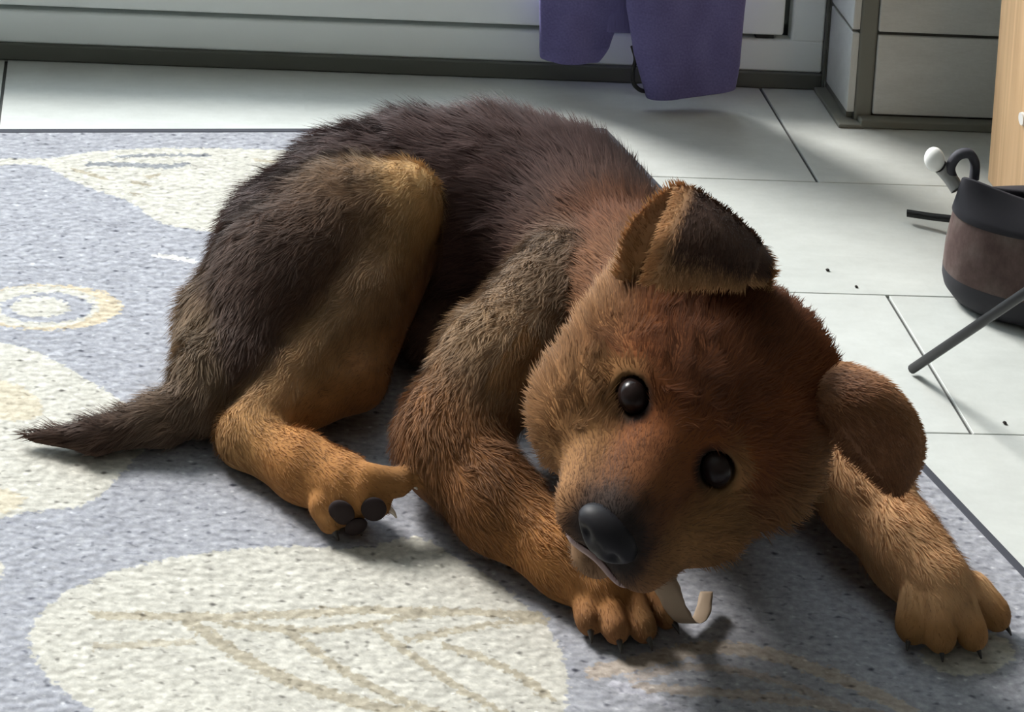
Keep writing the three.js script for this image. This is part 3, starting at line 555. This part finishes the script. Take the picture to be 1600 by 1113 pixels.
// ears: a bent sheet with thickness, built from rows of left, middle and right points
function ear(rows, cols, flip) {
  const NS = 26, NT = 40, pt = (r) => r.map(([x, y, d]) => AT(x, y, OZ + d).sub(DP));
  const R = rows.map(pt), curves = [0, 1, 2].map((k) => new THREE.CatmullRomCurve3(R.map((r) => r[k])));
  const grid = []; for (let j = 0; j <= NT; j++) { const [a, b, c] = curves.map((q) => q.getPoint(j / NT)); const m = b.clone().multiplyScalar(2).addScaledVector(a, -0.5).addScaledVector(c, -0.5); for (let i = 0; i <= NS; i++) { const t = i / NS; grid.push(a.clone().multiplyScalar((1 - t) ** 2).addScaledVector(m, 2 * t * (1 - t)).addScaledVector(c, t * t)); } }
  const at = (i, j) => grid[Math.min(NT, Math.max(0, j)) * (NS + 1) + Math.min(NS, Math.max(0, i))];
  const pos = [], col = [], idx = [], nor = [];
  const info = [];
  for (const side of [1, -1]) for (let j = 0; j <= NT; j++) for (let i = 0; i <= NS; i++) {
    const n = at(i + 1, j).clone().sub(at(i - 1, j)).cross(at(i, j + 1).clone().sub(at(i, j - 1))).normalize().multiplyScalar(flip ? -1 : 1);
    const s = i / NS, t = j / NT, edge = Math.min(s, 1 - s) * 2, th = 0.0028 * Math.sqrt(Math.min(1, edge * 4)) * Math.sqrt(Math.min(1, (1 - t) * 6) + 0.02);
    const p = at(i, j).clone().addScaledVector(n, th * side); pos.push(p.x, p.y, p.z);
    const c = cols(s, t, side).map((v) => v * (1 + 0.2 * nz(p.x * 80, p.y * 80, p.z * 80))); col.push(...c); nor.push(n.x * side, n.y * side, n.z * side);
    info.push({ c, dir: at(i, j + 1).clone().sub(at(i, j - 1)).normalize(), n: n.clone().multiplyScalar(side) });
  }
  const N = (NS + 1) * (NT + 1), fl = (a, b, c, o) => (o ? idx.push(a, c, b) : idx.push(a, b, c));
  for (let sd = 0; sd < 2; sd++) for (let j = 0; j < NT; j++) for (let i = 0; i < NS; i++) { const a = sd * N + j * (NS + 1) + i, b = a + 1, c = a + NS + 1, d = c + 1, o = (sd === 1) !== !!flip; fl(a, b, c, o); fl(b, d, c, o); }
  const rim = []; for (let i = 0; i < NS; i++) rim.push([i, 0, i + 1, 0], [i + 1, NT, i, NT]); for (let j = 0; j < NT; j++) rim.push([0, j + 1, 0, j], [NS, j, NS, j + 1]);
  for (const [i0, j0, i1, j1] of rim) { const a = j0 * (NS + 1) + i0, b = j1 * (NS + 1) + i1; idx.push(a, b, a + N, b, b + N, a + N); }
  const g = new THREE.BufferGeometry(); g.setAttribute('position', new THREE.Float32BufferAttribute(pos, 3)); g.setAttribute('normal', new THREE.Float32BufferAttribute(nor, 3)); g.setAttribute('color', new THREE.Float32BufferAttribute(col, 3)); g.setIndex(idx);
  const e = mesh('ear', g, std(0xffffff, 0.85, { vertexColors: true, side: THREE.DoubleSide }), dog);
  const hair = new Hair();
  for (let k = 0; k < 14000; k++) {
    const sd = rnd() < 0.5 ? 0 : 1, i = rnd() * NS, j = rnd() * NT, i0 = Math.min(NS - 1, i | 0), j0 = Math.min(NT - 1, j | 0), a = sd * N + j0 * (NS + 1) + i0, fi = i - i0, fj = j - j0;
    const P = (m) => V(pos[m * 3], pos[m * 3 + 1], pos[m * 3 + 2]), p = P(a).lerp(P(a + 1), fi).lerp(P(a + NS + 1).lerp(P(a + NS + 2), fi), fj), q = info[a], v = 0.75 + rnd() * 0.5;
    const d = q.dir.clone().addScaledVector(at(NS, j0).clone().sub(at(0, j0)).normalize(), (i / NS < 0.12 ? -1.6 : i / NS > 0.88 ? 1.6 : 0)).add(V(rnd() - 0.5, rnd() - 0.5, rnd() - 0.5).multiplyScalar(0.7));
    hair.add(p, q.n, d, 0.004 + rnd() * 0.005, 0.0005, q.c.map((x) => x * v), 0.2 + rnd() * 0.15, (rnd() - 0.5) * 0.4);
  }
  mesh('ear_fur', hair.geometry(), hairMat, e).userData.kind = 'stuff';
  return e;
}
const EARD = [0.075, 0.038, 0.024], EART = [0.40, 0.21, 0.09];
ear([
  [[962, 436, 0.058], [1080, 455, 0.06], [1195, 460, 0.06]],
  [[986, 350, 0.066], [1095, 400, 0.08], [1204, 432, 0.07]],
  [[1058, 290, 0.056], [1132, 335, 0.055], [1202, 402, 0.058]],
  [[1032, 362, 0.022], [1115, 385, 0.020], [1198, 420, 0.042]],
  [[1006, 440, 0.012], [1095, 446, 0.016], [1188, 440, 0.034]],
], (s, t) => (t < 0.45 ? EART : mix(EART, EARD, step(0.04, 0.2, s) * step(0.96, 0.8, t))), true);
ear([
  [[1258, 640, 0.022], [1285, 596, 0.022], [1318, 566, 0.050]],
  [[1292, 664, 0.004], [1342, 618, 0.002], [1388, 598, 0.042]],
  [[1330, 712, 0.006], [1385, 662, 0.002], [1432, 655, 0.036]],
  [[1368, 745, 0.016], [1406, 718, 0.010], [1440, 700, 0.032]],
  [[1394, 766, 0.024], [1408, 764, 0.024], [1426, 748, 0.03]],
], (s, t) => mix([0.20, 0.085, 0.035], [0.32, 0.15, 0.06], step(0.5, 1, s)), true);

// eyes, nose, mouth
const rel = (p) => p.sub(DP);
for (const s of [-1, 1]) {
  const c = rel(hp(s * 0.0315, 0.0, 0.0)).add(V(...eyeOff));
  const e = mesh('eye', (() => { const g = new THREE.SphereGeometry(0.0106, 28, 20); g.translate(c.x, c.y, c.z); return g; })(), std(new THREE.Color(0.014, 0.008, 0.007), 0.22, { specularIntensity: 0.35 }), dog);
}
{
  const g = new THREE.SphereGeometry(1, 40, 28), p = g.attributes.position;
  for (let i = 0; i < p.count; i++) {
    let x = p.getX(i), y = p.getY(i), z = p.getZ(i);
    const taper = 1 - 0.28 * Math.max(0, -y); x *= taper;
    const nost = Math.exp(-(((Math.abs(x) - 0.5) / 0.2) ** 2 + ((y + 0.18) / 0.26) ** 2)) * (z > 0 ? 1 : 0), groove = Math.exp(-((x / 0.1) ** 2)) * (y < 0.1 && z > 0 ? 0.12 : 0);
    const k = 1 - 0.5 * nost - groove; z *= k; z = Math.max(z, -0.6);
    const q = rel(hp(x * 0.0205 - 0.002, -0.0255 + y * 0.0145, 0.0795 + z * 0.0125)); p.setXYZ(i, q.x, q.y, q.z);
  }
  g.computeVertexNormals();
  mesh('nose', g, std(new THREE.Color(0.011, 0.010, 0.012), 0.5, { specularIntensity: 0.4 }), dog);
  // lip edges and tongue
  const lipU = [], lipL = [];
  for (let k = -8; k <= 8; k++) { const a = k / 8 * 1.5; lipU.push(rel(hp(Math.sin(a) * 0.0315, -0.0515 + 0.004 * Math.cos(k / 8 * 6), 0.043 + Math.cos(a) * 0.033))); lipL.push(rel(hp(Math.sin(a) * 0.0235, -0.059, 0.03 + Math.cos(a) * 0.031))); }
  mesh('upper_lip', tube(lipU, (t) => 0.0019 * Math.sin(Math.PI * Math.min(0.98, Math.max(0.02, t))) + 0.0003, 60, 8), std(new THREE.Color(0.30, 0.2, 0.18), 0.5), dog);
  mesh('lower_lip', tube(lipL, (t) => 0.0026 * Math.sin(Math.PI * Math.min(0.98, Math.max(0.02, t))) + 0.0003, 60, 8), std(new THREE.Color(0.05, 0.035, 0.035), 0.5), dog);
  const tg = new THREE.SphereGeometry(1, 24, 16), tp = tg.attributes.position;
  for (let i = 0; i < tp.count; i++) { const q = rel(hp(tp.getX(i) * 0.013, -0.0565 + tp.getY(i) * 0.003, 0.046 + tp.getZ(i) * 0.022)); tp.setXYZ(i, q.x, q.y, q.z); }
  tg.computeVertexNormals(); mesh('tongue', tg, std(new THREE.Color(0.38, 0.17, 0.17), 0.45), dog);
}
// claws and pads, each set on the skin
function skin(x, y, from = 1.2) {                                     // where the line of sight through a pixel meets the body
  const d = ray(x, y); let t = from;
  for (let k = 0; k < 200; k++) { const p = EYE.clone().addScaledVector(d, t), e = sdf(p.x, p.y, p.z); if (e < 0.0002) return p; t += e * 0.6; }
  return EYE.clone().addScaledVector(d, t);
}
const claw = (a, b, light) => {
  const d = b.clone().sub(a); d.y = Math.min(0, d.y); d.normalize();
  const p0 = b.clone().addScaledVector(d, 0.006), p1 = b.clone().addScaledVector(d, 0.0110).add(V(0, -0.0008, 0)), p2 = b.clone().addScaledVector(d, 0.0138).add(V(0, -0.003, 0));
  for (const q of [p0, p1, p2]) q.y = Math.max(RUGTOP + 0.0035, q.y);
  mesh('claw', tube([p0, p1, p2].map(rel), (t) => 0.0029 * (1 - t * 0.8), 14, 8), std(light ? new THREE.Color(0.62, 0.55, 0.47) : new THREE.Color(0.03, 0.025, 0.022), 0.3), dog);
};
hToes.forEach(([a, b], i) => claw(a, b, i < 2)); fToes.forEach(([a, b]) => claw(a, b, false)); lToes.forEach(([a, b]) => claw(a, b, false));
const padMat = std(new THREE.Color(0.028, 0.020, 0.020), 0.75, { specularIntensity: 0.2 });
for (const [x, y, r] of [[584, 795, 0.0088], [534, 800, 0.0092], [556, 822, 0.008]]) {
  const c = skin(x, y), n = gradient(c.x, c.y, c.z), g = new THREE.SphereGeometry(r, 24, 16); g.scale(1, 0.9, 0.35);
  g.applyQuaternion(new THREE.Quaternion().setFromUnitVectors(V(0, 0, 1), n)); c.addScaledVector(n, 0.0006); c.y = Math.max(c.y, RUGTOP + r * 0.8); g.translate(c.x - DP.x, c.y - DP.y, c.z - DP.z); mesh('paw_pad', g, padMat, dog);
}
tag(dog, 'brown puppy with a dark back lying on the rug, head tilted over its forepaw', 'dog');

{
  // chew held against the forepaw
  const g = group('chew_strip', ...Object.values(G(1060, 970, RUGTOP)));
  const o = g.position.clone(), pts = [G(1026, 884, 0.052), G(1040, 915, 0.046), G(1058, 955, 0.03), G(1078, 974, 0.018), G(1096, 962, 0.016), G(1104, 925, 0.02)];
  const c = new THREE.CatmullRomCurve3(pts.map((p) => p.sub(o))), fr = c.computeFrenetFrames(60), pos = [], idx = [];
  for (let i = 0; i <= 60; i++) { const t = i / 60, q = c.getPointAt(t), w = 0.0125 * (1 - t * 0.55) * (0.75 + 0.25 * Math.sin(Math.PI * Math.min(1, t * 8 + 0.15))), h = 0.0042; for (let j = 0; j < 16; j++) { const a = j / 16 * Math.PI * 2, x = Math.sign(Math.cos(a)) * Math.abs(Math.cos(a)) ** 0.6 * w, y = Math.sign(Math.sin(a)) * Math.abs(Math.sin(a)) ** 0.6 * h; const k = 1 + 0.2 * nz(t * 9, j, 1); const r = q.clone().addScaledVector(camX, x * k).addScaledVector(fr.normals[i], 0).addScaledVector(cT, y * k); pos.push(r.x, Math.max(r.y, 0.0006), r.z); } }
  for (let i = 0; i < 60; i++) for (let j = 0; j < 16; j++) { const a = i * 16 + j, b = i * 16 + (j + 1) % 16; idx.push(a, b, a + 16, b, b + 16, a + 16); }
  for (const [s, f] of [[0, 0], [60, 1]]) for (let j = 1; j < 15; j++) f ? idx.push(s * 16, s * 16 + j, s * 16 + j + 1) : idx.push(s * 16, s * 16 + j + 1, s * 16 + j);
  const e = new THREE.BufferGeometry(); e.setAttribute('position', new THREE.Float32BufferAttribute(pos, 3)); e.setIndex(idx); e.computeVertexNormals();
  mesh('strip', e, std(new THREE.Color(0.36, 0.265, 0.18), 0.7, { side: THREE.DoubleSide }), g);
  tag(g, 'bent pale brown chew strip held against the forepaw under the muzzle', 'chew');
}

renderer.render(scene, camera);
